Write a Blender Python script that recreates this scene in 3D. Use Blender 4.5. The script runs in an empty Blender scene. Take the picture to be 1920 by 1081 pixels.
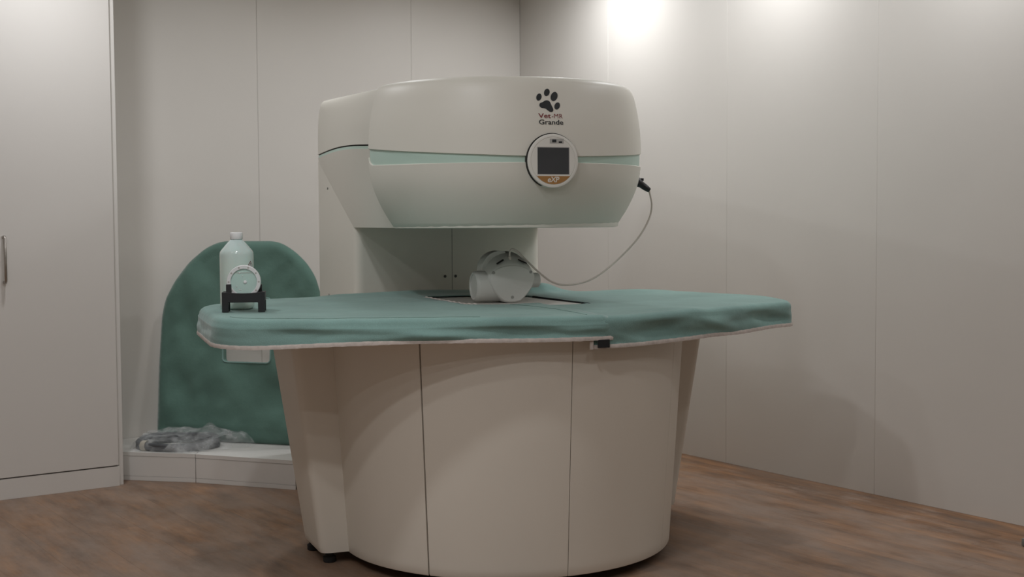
import bpy, bmesh, math, random
from mathutils import Vector, Matrix, noise
from mathutils.geometry import delaunay_2d_cdt

random.seed(7)
SC = bpy.context.scene
COL = SC.collection
PI = math.pi
def rad(a): return math.radians(a)

# ------------------------------------------------------------------ camera
CAM_H = 1.10
cam = bpy.data.cameras.new('camera')
cam_o = bpy.data.objects.new('camera', cam); COL.objects.link(cam_o)
cam.sensor_width = 36.0
cam.lens = 44.7
cam.clip_start = 0.05
cam_o.location = (0, 0, CAM_H)
cam_o.rotation_euler = (Matrix.Rotation(rad(90 - 3.0), 3, 'X') @ Matrix.Rotation(rad(-0.34), 3, 'Z')).to_euler()
cam.dof.use_dof = True
cam.dof.focus_distance = 4.05
cam.dof.aperture_fstop = 5.0
SC.camera = cam_o

# ------------------------------------------------------------------ view, world, lights
SC.view_settings.view_transform = 'Standard'
SC.view_settings.look = 'None'
SC.view_settings.gamma = 1.0
SC.view_settings.use_curve_mapping = False
SC.view_settings.exposure = 0.0

world = bpy.data.worlds.new('world'); SC.world = world
world.use_nodes = True
world.node_tree.nodes['Background'].inputs[0].default_value = (0.75, 0.78, 0.8, 1)
world.node_tree.nodes['Background'].inputs[1].default_value = 0.02

# room frame: corner K, e1 along the back wall (to the right), e2 along the right wall (away)
RHO = rad(35.0)
KX, KY = 0.0520, 7.0446
E1 = Vector((math.cos(RHO), math.sin(RHO), 0)); E2 = Vector((-math.sin(RHO), math.cos(RHO), 0))
def room(d, t, z=0.0):
    """d: distance from the right wall, t: distance from the back wall"""
    return Vector((KX, KY, 0)) - E1 * d - E2 * t + Vector((0, 0, z))
CEIL = 2.45
# recessed ceiling downlights: (distance from right wall, distance from back wall): watts
LAMPS = {(0.36, 0.95): 8.2, (0.34, 1.965): 6.2, (0.34, 2.965): 5.2, (0.36, 3.965): 3.6, (0.36, 4.965): 4.5,
         (2.72, 0.95): 8.4, (2.9, 2.965): 9.5, (3.5, 3.965): 9.5, (2.9, 4.965): 4.5, (4.15, 2.965): 7.0, (4.15, 4.965): 8.0, (1.5, 0.95): 4.0}
for (d, t), watts in LAMPS.items():
    L = bpy.data.lights.new('downlight_lamp', 'AREA')
    L.shape = 'DISK'; L.size = 0.13; L.energy = watts; L.spread = rad(165); L.color = (0.985, 1.0, 1.02)
    lo = bpy.data.objects.new('downlight_lamp', L); COL.objects.link(lo)
    lo.location = room(d, t, CEIL - 0.012)

# ------------------------------------------------------------------ material helpers
def new_mat(name):
    m = bpy.data.materials.new(name); m.use_nodes = True
    nt = m.node_tree
    return m, nt, nt.nodes['Principled BSDF']

def plain(name, col, rough=0.5, var=0.04, scale=6.0, bump=0.0, bscale=200.0, metal=0.0, spec=0.5, coat=0.0):
    m, nt, b = new_mat(name)
    tc = nt.nodes.new('ShaderNodeTexCoord')
    n = nt.nodes.new('ShaderNodeTexNoise'); n.inputs['Scale'].default_value = scale; n.inputs['Detail'].default_value = 4
    nt.links.new(tc.outputs['Object'], n.inputs['Vector'])
    r = nt.nodes.new('ShaderNodeValToRGB')
    r.color_ramp.elements[0].color = tuple(max(0, c * (1 - var)) for c in col) + (1,)
    r.color_ramp.elements[1].color = tuple(min(1, c * (1 + var)) for c in col) + (1,)
    r.color_ramp.elements[0].position = 0.3; r.color_ramp.elements[1].position = 0.7
    nt.links.new(n.outputs['Fac'], r.inputs['Fac'])
    nt.links.new(r.outputs['Color'], b.inputs['Base Color'])
    b.inputs['Roughness'].default_value = rough
    b.inputs['Metallic'].default_value = metal
    b.inputs['Specular IOR Level'].default_value = spec
    b.inputs['Coat Weight'].default_value = coat
    if bump:
        n2 = nt.nodes.new('ShaderNodeTexNoise'); n2.inputs['Scale'].default_value = bscale; n2.inputs['Detail'].default_value = 2
        nt.links.new(tc.outputs['Object'], n2.inputs['Vector'])
        bp = nt.nodes.new('ShaderNodeBump'); bp.inputs['Strength'].default_value = bump; bp.inputs['Distance'].default_value = 0.002
        nt.links.new(n2.outputs['Fac'], bp.inputs['Height'])
        nt.links.new(bp.outputs['Normal'], b.inputs['Normal'])
    return m

def fabric(name, col):
    m, nt, b = new_mat(name)
    tc = nt.nodes.new('ShaderNodeTexCoord')
    n = nt.nodes.new('ShaderNodeTexNoise'); n.inputs['Scale'].default_value = 5; n.inputs['Detail'].default_value = 5
    nt.links.new(tc.outputs['Object'], n.inputs['Vector'])
    n3 = nt.nodes.new('ShaderNodeTexNoise'); n3.inputs['Scale'].default_value = 420; n3.inputs['Detail'].default_value = 1
    nt.links.new(tc.outputs['Object'], n3.inputs['Vector'])
    r = nt.nodes.new('ShaderNodeValToRGB')
    r.color_ramp.elements[0].color = tuple(c * 0.90 for c in col) + (1,)
    r.color_ramp.elements[1].color = tuple(c * 1.08 for c in col) + (1,)
    r.color_ramp.elements[0].position = 0.3; r.color_ramp.elements[1].position = 0.7
    nt.links.new(n.outputs['Fac'], r.inputs['Fac'])
    mx = nt.nodes.new('ShaderNodeMixRGB'); mx.blend_type = 'MULTIPLY'; mx.inputs['Fac'].default_value = 0.25
    nt.links.new(r.outputs['Color'], mx.inputs['Color1']); nt.links.new(n3.outputs['Fac'], mx.inputs['Color2'])
    nt.links.new(mx.outputs['Color'], b.inputs['Base Color'])
    b.inputs['Roughness'].default_value = 0.85
    b.inputs['Specular IOR Level'].default_value = 0.25
    b.inputs['Sheen Weight'].default_value = 0.25
    b.inputs['Sheen Roughness'].default_value = 0.4
    bp = nt.nodes.new('ShaderNodeBump'); bp.inputs['Strength'].default_value = 0.25; bp.inputs['Distance'].default_value = 0.002
    nt.links.new(n3.outputs['Fac'], bp.inputs['Height'])
    n4 = nt.nodes.new('ShaderNodeTexNoise'); n4.inputs['Scale'].default_value = 14; n4.inputs['Detail'].default_value = 3
    nt.links.new(tc.outputs['Object'], n4.inputs['Vector'])
    bp2 = nt.nodes.new('ShaderNodeBump'); bp2.inputs['Strength'].default_value = 0.35; bp2.inputs['Distance'].default_value = 0.01
    nt.links.new(n4.outputs['Fac'], bp2.inputs['Height'])
    nt.links.new(bp.outputs['Normal'], bp2.inputs['Normal'])
    nt.links.new(bp2.outputs['Normal'], b.inputs['Normal'])
    return m

def floor_material():
    m, nt, b = new_mat('floor_vinyl_wood')
    N = nt.nodes.new; Lk = nt.links.new
    geo = N('ShaderNodeNewGeometry')
    mp = N('ShaderNodeMapping'); mp.vector_type = 'TEXTURE'
    mp.inputs['Location'].default_value = (KX, KY, 0); mp.inputs['Rotation'].default_value = (0, 0, RHO)
    Lk(geo.outputs['Position'], mp.inputs['Vector'])
    oi = N('ShaderNodeObjectInfo')
    sh = N('ShaderNodeVectorMath'); sh.operation = 'SCALE'; sh.inputs['Scale'].default_value = 0.5
    cmb = N('ShaderNodeCombineXYZ'); Lk(oi.outputs['Random'], cmb.inputs['Z']); Lk(oi.outputs['Random'], cmb.inputs['Y'])
    Lk(cmb.outputs[0], sh.inputs[0])
    def streak(sx, sy, det, seed):
        mm = N('ShaderNodeMapping'); mm.inputs['Scale'].default_value = (sx, sy, 1); mm.inputs['Location'].default_value = (seed, seed * 1.7, seed)
        Lk(mp.outputs['Vector'], mm.inputs['Vector'])
        ad = N('ShaderNodeVectorMath'); ad.operation = 'ADD'
        Lk(mm.outputs['Vector'], ad.inputs[0]); Lk(sh.outputs['Vector'], ad.inputs[1])
        n = N('ShaderNodeTexNoise'); n.inputs['Scale'].default_value = 1; n.inputs['Detail'].default_value = det; n.inputs['Roughness'].default_value = 0.65
        Lk(ad.outputs['Vector'], n.inputs['Vector'])
        return n.outputs['Fac']
    s1 = streak(15, 2.6, 8, 1.0); s2 = streak(7.5, 2.2, 7, 5.0); s3 = streak(75, 6, 4, 9.0)
    r1 = N('ShaderNodeValToRGB')
    e = r1.color_ramp.elements
    e[0].position = 0.30; e[0].color = (0.098, 0.052, 0.028, 1)
    e[1].position = 0.72; e[1].color = (0.38, 0.205, 0.104, 1)
    k = r1.color_ramp.elements.new(0.5); k.color = (0.240, 0.126, 0.064, 1)
    Lk(s1, r1.inputs['Fac'])
    # grey limed patches
    r2 = N('ShaderNodeValToRGB'); r2.color_ramp.elements[0].position = 0.42; r2.color_ramp.elements[1].position = 0.66
    r2.color_ramp.elements[0].color = (0, 0, 0, 1); r2.color_ramp.elements[1].color = (0.75, 0.75, 0.75, 1)
    Lk(s2, r2.inputs['Fac'])
    mx = N('ShaderNodeMixRGB'); mx.inputs['Color2'].default_value = (0.150, 0.110, 0.086, 1)
    Lk(r2.outputs['Color'], mx.inputs['Fac']); Lk(r1.outputs['Color'], mx.inputs['Color1'])
    # fine grain
    mg = N('ShaderNodeMixRGB'); mg.blend_type = 'OVERLAY'; mg.inputs['Fac'].default_value = 0.35
    Lk(mx.outputs['Color'], mg.inputs['Color1']); Lk(s3, mg.inputs['Color2'])
    # dust film from foot traffic, patchy, absent in the unswept-by-feet strip beside the right wall
    sep = N('ShaderNodeSeparateXYZ'); Lk(mp.outputs['Vector'], sep.inputs[0])
    nd = N('ShaderNodeTexNoise'); nd.inputs['Scale'].default_value = 2.2; nd.inputs['Detail'].default_value = 9; nd.inputs['Roughness'].default_value = 0.72
    md = N('ShaderNodeMapping'); md.inputs['Scale'].default_value = (2.6, 1.1, 1); Lk(mp.outputs['Vector'], md.inputs['Vector']); Lk(md.outputs['Vector'], nd.inputs['Vector'])
    ma = N('ShaderNodeMath'); ma.operation = 'MULTIPLY_ADD'; ma.inputs[1].default_value = 1.3; ma.inputs[2].default_value = -0.56
    Lk(nd.outputs['Fac'], ma.inputs[0])
    mb = N('ShaderNodeMath'); mb.operation = 'ADD'; Lk(ma.outputs[0], mb.inputs[0])
    dneg = N('ShaderNodeMath'); dneg.operation = 'MULTIPLY'; dneg.inputs[1].default_value = -1.0; Lk(sep.outputs['X'], dneg.inputs[0]); Lk(dneg.outputs[0], mb.inputs[1])
    rd = N('ShaderNodeMapRange'); rd.inputs['From Min'].default_value = 0.22; rd.inputs['From Max'].default_value = 0.40; rd.inputs['To Min'].default_value = 0.0; rd.inputs['To Max'].default_value = 1.0
    Lk(mb.outputs[0], rd.inputs['Value'])
    amt = N('ShaderNodeMapRange'); amt.inputs['From Min'].default_value = 0.38; amt.inputs['From Max'].default_value = 0.64; amt.inputs['To Min'].default_value = 0.12; amt.inputs['To Max'].default_value = 0.68
    Lk(nd.outputs['Fac'], amt.inputs['Value'])
    mu = N('ShaderNodeMath'); mu.operation = 'MULTIPLY'; Lk(rd.outputs[0], mu.inputs[0]); Lk(amt.outputs[0], mu.inputs[1])
    mxd = N('ShaderNodeMixRGB'); mxd.inputs['Color2'].default_value = (0.315, 0.238, 0.190, 1)
    Lk(mu.outputs[0], mxd.inputs['Fac']); Lk(mg.outputs['Color'], mxd.inputs['Color1'])
    Lk(mxd.outputs['Color'], b.inputs['Base Color'])
    rr = N('ShaderNodeMapRange'); rr.inputs['To Min'].default_value = 0.42; rr.inputs['To Max'].default_value = 0.62; Lk(s1, rr.inputs['Value'])
    Lk(rr.outputs[0], b.inputs['Roughness'])
    b.inputs['Specular IOR Level'].default_value = 0.35
    bp = N('ShaderNodeBump'); bp.inputs['Strength'].default_value = 0.12; bp.inputs['Distance'].default_value = 0.002
    Lk(s3, bp.inputs['Height']); Lk(bp.outputs['Normal'], b.inputs['Normal'])
    return m

M = {}
M['wall'] = plain('wall_panel_offwhite', (0.685, 0.655, 0.615), 0.42, 0.015, 1.5, 0.05, 300)
M['wall_gap'] = plain('wall_backing_grey', (0.58, 0.565, 0.54), 0.8)
M['ceiling'] = plain('ceiling_white', (0.74, 0.73, 0.70), 0.9)
M['floor'] = floor_material()
M['floor_base'] = plain('floor_screed', (0.10, 0.075, 0.06), 0.9)
M['cab'] = plain('cabinet_laminate_white', (0.715, 0.685, 0.65), 0.4, 0.012, 2, 0.04, 400)
M['bench'] = plain('bench_white', (0.74, 0.72, 0.69), 0.45, 0.015)
M['dark'] = plain('dark_gap', (0.02, 0.018, 0.016), 0.9)
M['steel'] = plain('brushed_nickel', (0.42, 0.39, 0.36), 0.35, 0.1, 40, metal=1.0)
M['shell'] = plain('scanner_shell_warm_white', (0.715, 0.69, 0.62), 0.45, 0.012, 3, 0.03, 600)
M['base'] = plain('scanner_base_cream', (0.705, 0.655, 0.575), 0.45, 0.015, 3, 0.03, 600)
M['mint'] = plain('mint_band', (0.50, 0.65, 0.575), 0.4, 0.02)
M['table'] = plain('table_white', (0.72, 0.69, 0.65), 0.45, 0.02)
M['cloth'] = fabric('green_cover_fabric', (0.225, 0.365, 0.335))
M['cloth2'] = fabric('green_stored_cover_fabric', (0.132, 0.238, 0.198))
M['hem'] = plain('hem_tape_beige', (0.52, 0.46, 0.42), 0.9, 0.12, 60, 0.5, 120)
M['velcro'] = plain('black_velcro', (0.012, 0.012, 0.013), 0.95)
M['black'] = plain('black_plastic', (0.018, 0.018, 0.020), 0.42, 0.1)
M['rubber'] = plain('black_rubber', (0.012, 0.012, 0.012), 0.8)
M['screen'] = plain('screen_dark_grey', (0.054, 0.057, 0.061), 0.25, 0.15, 3)
M['bezel'] = plain('bezel_white', (0.74, 0.72, 0.67), 0.35, 0.01)
M['orange'] = plain('ochre_label', (0.36, 0.18, 0.055), 0.5, 0.03)
M['print_white'] = plain('print_white', (0.72, 0.68, 0.62), 0.5, 0.01)
M['print_black'] = plain('print_charcoal', (0.022, 0.025, 0.027), 0.5, 0.05)
M['print_red'] = plain('print_red', (0.20, 0.018, 0.022), 0.5, 0.05)
M['port'] = plain('port_grey', (0.42, 0.41, 0.39), 0.4)
M['coil'] = plain('coil_white_plastic', (0.70, 0.70, 0.665), 0.33, 0.012)
M['cable'] = plain('cable_beige', (0.74, 0.66, 0.60), 0.5)
M['graycable'] = plain('cable_grey', (0.085, 0.09, 0.098), 0.5, 0.15, 30)
M['tie'] = plain('beige_tie', (0.52, 0.49, 0.42), 0.7)
M['cap'] = plain('bottle_cap_white', (0.80, 0.80, 0.80), 0.45, 0.01)
M['ring'] = plain('phantom_ring_white', (0.74, 0.74, 0.74), 0.4, 0.01)
M['dot'] = plain('ring_screw_grey', (0.45, 0.43, 0.40), 0.5)
M['plug_grey'] = plain('grey_plastic', (0.20, 0.20, 0.19), 0.6)
M['screw'] = plain('dark_screw', (0.10, 0.10, 0.095), 0.4, metal=0.6)
M['screw_light'] = plain('coil_screw', (0.36, 0.36, 0.34), 0.4, metal=0.3)
M['sticker'] = plain('sticker_white', (0.70, 0.70, 0.68), 0.5)

def bottle_mat():
    m, nt, b = new_mat('milky_bottle_plastic')
    b.inputs['Base Color'].default_value = (0.63, 0.78, 0.74, 1)
    b.inputs['Roughness'].default_value = 0.14
    b.inputs['Transmission Weight'].default_value = 0.2
    b.inputs['Subsurface Weight'].default_value = 0.6
    b.inputs['Subsurface Radius'].default_value = (0.03, 0.04, 0.04)
    tc = nt.nodes.new('ShaderNodeTexCoord'); sp = nt.nodes.new('ShaderNodeSeparateXYZ')
    nt.links.new(tc.outputs['Object'], sp.inputs[0])
    r = nt.nodes.new('ShaderNodeValToRGB')
    r.color_ramp.elements[0].position = 0.60; r.color_ramp.elements[0].color = (0.74, 0.86, 0.80, 1)
    r.color_ramp.elements[1].position = 0.90; r.color_ramp.elements[1].color = (0.72, 0.85, 0.84, 1)
    mr = nt.nodes.new('ShaderNodeMapRange'); mr.inputs['From Max'].default_value = 0.24
    nt.links.new(sp.outputs['Z'], mr.inputs['Value']); nt.links.new(mr.outputs[0], r.inputs['Fac'])
    nt.links.new(r.outputs['Color'], b.inputs['Base Color'])
    return m
M['bottle'] = bottle_mat()

def fluid_mat():
    m, nt, b = new_mat('phantom_fluid_mint')
    b.inputs['Base Color'].default_value = (0.55, 0.82, 0.76, 1)
    b.inputs['Roughness'].default_value = 0.08
    b.inputs['Transmission Weight'].default_value = 0.35
    b.inputs['Coat Weight'].default_value = 0.5
    tc = nt.nodes.new('ShaderNodeTexCoord'); n = nt.nodes.new('ShaderNodeTexNoise'); n.inputs['Scale'].default_value = 14
    nt.links.new(tc.outputs['Object'], n.inputs['Vector'])
    r = nt.nodes.new('ShaderNodeValToRGB')
    r.color_ramp.elements[0].color = (0.62, 0.84, 0.77, 1); r.color_ramp.elements[1].color = (0.76, 0.93, 0.88, 1)
    nt.links.new(n.outputs['Fac'], r.inputs['Fac']); nt.links.new(r.outputs['Color'], b.inputs['Base Color'])
    return m
M['fluid'] = fluid_mat()

def film_mat():
    m, nt, b = new_mat('clear_plastic_film')
    b.inputs['Base Color'].default_value = (0.75, 0.77, 0.77, 1)
    b.inputs['Roughness'].default_value = 0.12
    tr = nt.nodes.new('ShaderNodeBsdfTransparent')
    mix = nt.nodes.new('ShaderNodeMixShader')
    tc = nt.nodes.new('ShaderNodeTexCoord'); n = nt.nodes.new('ShaderNodeTexNoise'); n.inputs['Scale'].default_value = 18; n.inputs['Detail'].default_value = 5
    nt.links.new(tc.outputs['Object'], n.inputs['Vector'])
    r = nt.nodes.new('ShaderNodeMapRange'); r.inputs['From Min'].default_value = 0.4; r.inputs['From Max'].default_value = 0.75; r.inputs['To Min'].default_value = 0.10; r.inputs['To Max'].default_value = 0.55
    nt.links.new(n.outputs['Fac'], r.inputs['Value']); nt.links.new(r.outputs[0], mix.inputs['Fac'])
    nt.links.new(tr.outputs[0], mix.inputs[1]); nt.links.new(b.outputs[0], mix.inputs[2])
    bp = nt.nodes.new('ShaderNodeBump'); bp.inputs['Strength'].default_value = 0.8; bp.inputs['Distance'].default_value = 0.01
    n2 = nt.nodes.new('ShaderNodeTexNoise'); n2.inputs['Scale'].default_value = 60; n2.inputs['Detail'].default_value = 4
    nt.links.new(tc.outputs['Object'], n2.inputs['Vector']); nt.links.new(n2.outputs['Fac'], bp.inputs['Height'])
    nt.links.new(bp.outputs['Normal'], b.inputs['Normal'])
    nt.links.new(mix.outputs[0], nt.nodes['Material Output'].inputs['Surface'])
    return m
M['film'] = film_mat()

# ------------------------------------------------------------------ object helpers
def tag(o, label=None, cat=None, group=None, kind=None):
    if label: o['label'] = label
    if cat: o['category'] = cat
    if group: o['group'] = group
    if kind: o['kind'] = kind
    return o

def empty(name, loc=(0, 0, 0), rz=0.0):
    o = bpy.data.objects.new(name, None); COL.objects.link(o)
    o.empty_display_size = 0.1
    o.location = loc; o.rotation_euler = (0, 0, rz)
    return o

def add_mesh(name, me, mat, parent=None, smooth=False, sharp=None):
    if isinstance(mat, str): mat = M[mat]
    o = bpy.data.objects.new(name, me); COL.objects.link(o)
    if mat and not me.materials: me.materials.append(mat)
    if parent: o.parent = parent
    if smooth:
        for p in me.polygons: p.use_smooth = True
        if sharp is not None:
            me.set_sharp_from_angle(angle=rad(sharp))
    return o

def bm_obj(name, bm, mat, parent=None, smooth=False, sharp=None):
    bmesh.ops.recalc_face_normals(bm, faces=bm.faces[:])
    me = bpy.data.meshes.new(name); bm.to_mesh(me); bm.free()
    return add_mesh(name, me, mat, parent, smooth, sharp)

def box(name, cen, size, mat, parent=None, rz=0.0, bevel=0.0, seg=2):
    bm = bmesh.new()
    bmesh.ops.create_cube(bm, size=1.0)
    for v in bm.verts: v.co = Vector((v.co.x * size[0], v.co.y * size[1], v.co.z * size[2]))
    if bevel: bmesh.ops.bevel(bm, geom=bm.edges[:], offset=bevel, segments=seg, affect='EDGES', profile=0.5)
    o = bm_obj(name, bm, mat, parent, bool(bevel), 40)
    o.location = cen; o.rotation_euler = (0, 0, rz)
    return o

def grid_faces(nr, nc, closed):
    f = []
    for i in range(nr - 1):
        for j in range(nc if closed else nc - 1):
            k = (j + 1) % nc
            f.append((i * nc + j, i * nc + k, (i + 1) * nc + k, (i + 1) * nc + j))
    return f

def loft(name, rings, mat, parent=None, closed=True, caps=True, smooth=True, sharp=35, thick=0.0):
    nc = len(rings[0]); vs = [tuple(p) for r in rings for p in r]
    bm = bmesh.new(); V = [bm.verts.new(p) for p in vs]
    for f in grid_faces(len(rings), nc, closed):
        try: bm.faces.new([V[i] for i in f])
        except ValueError: pass
    if caps and closed:
        bm.faces.new([V[i] for i in range(nc)])
        bm.faces.new([V[(len(rings) - 1) * nc + i] for i in range(nc)])
    if thick:
        bmesh.ops.recalc_face_normals(bm, faces=bm.faces[:])
        bmesh.ops.solidify(bm, geom=bm.faces[:], thickness=thick)
    return bm_obj(name, bm, mat, parent, smooth, sharp)

def tube(name, pts, r, mat, parent=None, n=10, closed=False, radii=None):
    pts = [Vector(p) for p in pts]; rings = []
    N = len(pts); prev = None
    for i, p in enumerate(pts):
        a = pts[(i - 1) % N] if (closed or i > 0) else p
        b = pts[(i + 1) % N] if (closed or i < N - 1) else p
        t = (b - a).normalized()
        if prev is None:
            up = Vector((0, 0, 1)) if abs(t.z) < 0.9 else Vector((1, 0, 0))
            x = t.cross(up).normalized()
        else:
            x = (prev - t * prev.dot(t)).normalized()
        prev = x; y = t.cross(x)
        rr = radii[i] if radii else r
        rings.append([p + x * rr * math.cos(2 * PI * k / n) + y * rr * math.sin(2 * PI * k / n) for k in range(n)])
    if closed: rings.append(rings[0])
    return loft(name, rings, mat, parent, True, not closed, True, 60)

def spline(ctrl, per=10):
    c = [Vector(p) for p in ctrl]; c = [2 * c[0] - c[1]] + c + [2 * c[-1] - c[-2]]
    out = []
    for i in range(1, len(c) - 2):
        p0, p1, p2, p3 = c[i - 1:i + 3]
        for k in range(per):
            t = k / per
            out.append(0.5 * ((2 * p1) + (-p0 + p2) * t + (2 * p0 - 5 * p1 + 4 * p2 - p3) * t * t + (-p0 + 3 * p1 - 3 * p2 + p3) * t ** 3))
    out.append(c[-2]); return out

def interp(tab, x):
    """smooth (monotone-ish Hermite) table lookup"""
    if x <= tab[0][0]: return tab[0][1]
    if x >= tab[-1][0]: return tab[-1][1]
    for i in range(len(tab) - 1):
        x0, y0 = tab[i]; x1, y1 = tab[i + 1]
        if x0 <= x <= x1:
            def sl(k):
                if k == 0: return (tab[1][1] - tab[0][1]) / (tab[1][0] - tab[0][0])
                if k == len(tab) - 1: return (tab[-1][1] - tab[-2][1]) / (tab[-1][0] - tab[-2][0])
                return (tab[k + 1][1] - tab[k - 1][1]) / (tab[k + 1][0] - tab[k - 1][0])
            h = x1 - x0; t = (x - x0) / h; m0 = sl(i) * h; m1 = sl(i + 1) * h
            return (2 * t ** 3 - 3 * t * t + 1) * y0 + (t ** 3 - 2 * t * t + t) * m0 + (-2 * t ** 3 + 3 * t * t) * y1 + (t ** 3 - t * t) * m1

def fillet(poly, radii, seg=8, closed=True):
    """round the corners of a 2-D polygon"""
    out = []; n = len(poly)
    for i in range(n):
        p = Vector(poly[i]).to_2d(); r = radii[i] if isinstance(radii, (list, tuple)) else radii
        if (not closed and i in (0, n - 1)) or r <= 0: out.append(p); continue
        a = Vector(poly[i - 1]).to_2d() - p; b = Vector(poly[(i + 1) % n]).to_2d() - p
        r = min(r, a.length * 0.49, b.length * 0.49)
        p0 = p + a.normalized() * r; p1 = p + b.normalized() * r
        for k in range(seg + 1):
            t = k / seg
            out.append(p0 * (1 - t) ** 2 + p * 2 * t * (1 - t) + p1 * t * t)
    return out

def resample(pts, step, closed=True):
    pts = [Vector(p).to_2d() for p in pts]
    if closed: pts = pts + [pts[0]]
    out = []; acc = 0.0
    for i in range(len(pts) - 1):
        a, b = pts[i], pts[i + 1]; L = (b - a).length
        if L < 1e-9: continue
        n = max(1, int(round(L / step)))
        for k in range(n): out.append(a.lerp(b, k / n))
    if not closed: out.append(pts[-1])
    # drop near duplicates
    res = [out[0]]
    for p in out[1:]:
        if (p - res[-1]).length > step * 0.3: res.append(p)
    if closed and (res[0] - res[-1]).length < step * 0.3: res.pop()
    return res

def inside(p, poly):
    c = False; n = len(poly); j = n - 1
    for i in range(n):
        if (poly[i].y > p.y) != (poly[j].y > p.y) and p.x < (poly[j].x - poly[i].x) * (p.y - poly[i].y) / (poly[j].y - poly[i].y) + poly[i].x: c = not c
        j = i
    return c

def min_dist(p, pts):
    return min((p - q).length_squared for q in pts) ** 0.5

def cdt_fill(outer, holes, step):
    """triangulated 2-D region with interior grid points"""
    verts = []; edges = []
    for loop in [outer] + holes:
        s = len(verts); verts += [Vector(p) for p in loop]
        edges += [(s + i, s + (i + 1) % len(loop)) for i in range(len(loop))]
    xs = [p.x for p in outer]; ys = [p.y for p in outer]
    bnd = [p for l in [outer] + holes for p in l]
    row = 0; y = min(ys) + step / 2
    while y < max(ys):
        x = min(xs) + step * (0.25 if row % 2 else 0.75)
        while x < max(xs):
            p = Vector((x, y))
            if inside(p, outer) and not any(inside(p, h) for h in holes) and min_dist(p, bnd) > step * 0.55: verts.append(p)
            x += step
        y += step * 0.87; row += 1
    r = delaunay_2d_cdt(verts, edges, [], 4, 1e-6)
    V2, F = r[0], r[2]
    res = []
    for f in F:
        c = sum((V2[i] for i in f), Vector((0, 0))) / len(f)
        if inside(c, outer) and not any(inside(c, h) for h in holes): res.append(list(f))
    return V2, res

def disc_poly(name, pts, y0, y1, mat, parent, to3=lambda x, z, y: (x, y, z), smooth=False):
    """extrude 2-D outline (x,z) between depth y0 and y1"""
    rings = [[to3(p[0], p[1], y0) for p in pts], [to3(p[0], p[1], y1) for p in pts]]
    return loft(name, rings, mat, parent, True, True, True, 30)

def circle(r, n=32, cx=0, cz=0, sx=1, sz=1, tilt=0):
    c, s = math.cos(tilt), math.sin(tilt); o = []
    for k in range(n):
        a = 2 * PI * k / n; x = r * sx * math.cos(a); z = r * sz * math.sin(a)
        o.append((cx + x * c - z * s, cz + x * s + z * c))
    return o

def text_mesh(body, size, bold=0.0, space=1.0):
    cu = bpy.data.curves.new('t', 'FONT'); cu.body = body; cu.size = size; cu.offset = bold * size; cu.space_character = space
    cu.resolution_u = 4
    o = bpy.data.objects.new('t', cu); COL.objects.link(o)
    dg = bpy.context.evaluated_depsgraph_get(); dg.update()
    me = bpy.data.meshes.new_from_object(o.evaluated_get(dg))
    bpy.data.objects.remove(o); bpy.data.curves.remove(cu)
    return me

# ================================================================== SETTING
def struct(o):
    o['kind'] = 'structure'; return o
T_MAX, D_MAX = 7.0, 5.3
# floor
fl = struct(empty('floor', room(D_MAX / 2, T_MAX / 2), RHO))
box('floor_base', (0, 0, -0.034), (D_MAX + 0.2, T_MAX + 0.2, 0.06), 'floor_base', fl)
PW, PL = 0.184, 1.22
plank_me = {}
def plank(d0, d1, t0, t1):
    w, l = d1 - d0 - 0.0002, t1 - t0 - 0.0002
    key = (round(w, 3), round(l, 3))
    if key not in plank_me:
        bm = bmesh.new(); bmesh.ops.create_cube(bm, size=1.0)
        for v in bm.verts: v.co = Vector((v.co.x * w, v.co.y * l, v.co.z * 0.004))
        te = [e for e in bm.edges if all(v.co.z > 0 for v in e.verts)]
        bmesh.ops.bevel(bm, geom=te, offset=0.0003, segments=1, affect='EDGES')
        me = bpy.data.meshes.new('plank'); bm.to_mesh(me); bm.free(); me.materials.append(M['floor']); plank_me[key] = me
    o = bpy.data.objects.new('plank', plank_me[key]); COL.objects.link(o); o.parent = fl
    o.location = (D_MAX / 2 - (d0 + d1) / 2, T_MAX / 2 - (t0 + t1) / 2, -0.002)
i = 0; d = 0.0
while d < D_MAX - 0.01:
    d1 = min(D_MAX, d + PW)
    t = -((i * 0.43) % 1.0) * PL
    while t < T_MAX - 0.01:
        a, b_ = max(0, t), min(T_MAX, t + PL)
        if b_ - a > 0.02: plank(d, d1, a, b_)
        t += PL
    d = d1; i += 1

ce = struct(box('ceiling', room(D_MAX / 2, T_MAX / 2, CEIL + 0.03), (D_MAX + 0.2, T_MAX + 0.2, 0.06), 'ceiling', None, RHO))

def wall(name, mk, seams, length, gap=0.0002):
    w = struct(empty(name, (0, 0, 0), 0))
    c, s = mk(0, length, 0.040, 0.05)
    box('backing', c, s, 'wall_gap', w, RHO)
    e = [0.0] + seams + [length]
    for a, b_ in zip(e[:-1], e[1:]):
        c, s = mk(a + gap, b_ - gap, 0.0075, 0.015)
        box('wall_panel', c, s, 'wall', w, RHO, 0.0005, 1)
    return w
HZ = CEIL / 2
wall('wall_back', lambda a, b_, off, th: (room((a + b_) / 2, -off, HZ), (b_ - a, th, CEIL)), [0.692, 1.550, 2.39, 3.23, 4.07, 4.91], D_MAX, 0.0006)
wall('wall_right', lambda a, b_, off, th: (room(-off, (a + b_) / 2, HZ), (th, b_ - a, CEIL)), [0.760, 1.598, 2.434, 3.27, 4.11, 4.95, 5.79, 6.63], T_MAX)
wall('wall_left', lambda a, b_, off, th: (room(D_MAX + off, (a + b_) / 2, HZ), (th, b_ - a, CEIL)), [0.85 * k for k in range(1, 9)], T_MAX)
wall('wall_front', lambda a, b_, off, th: (room((a + b_) / 2, T_MAX + off, HZ), (b_ - a, th, CEIL)), [0.85 * k for k in range(1, 7)], D_MAX)

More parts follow.
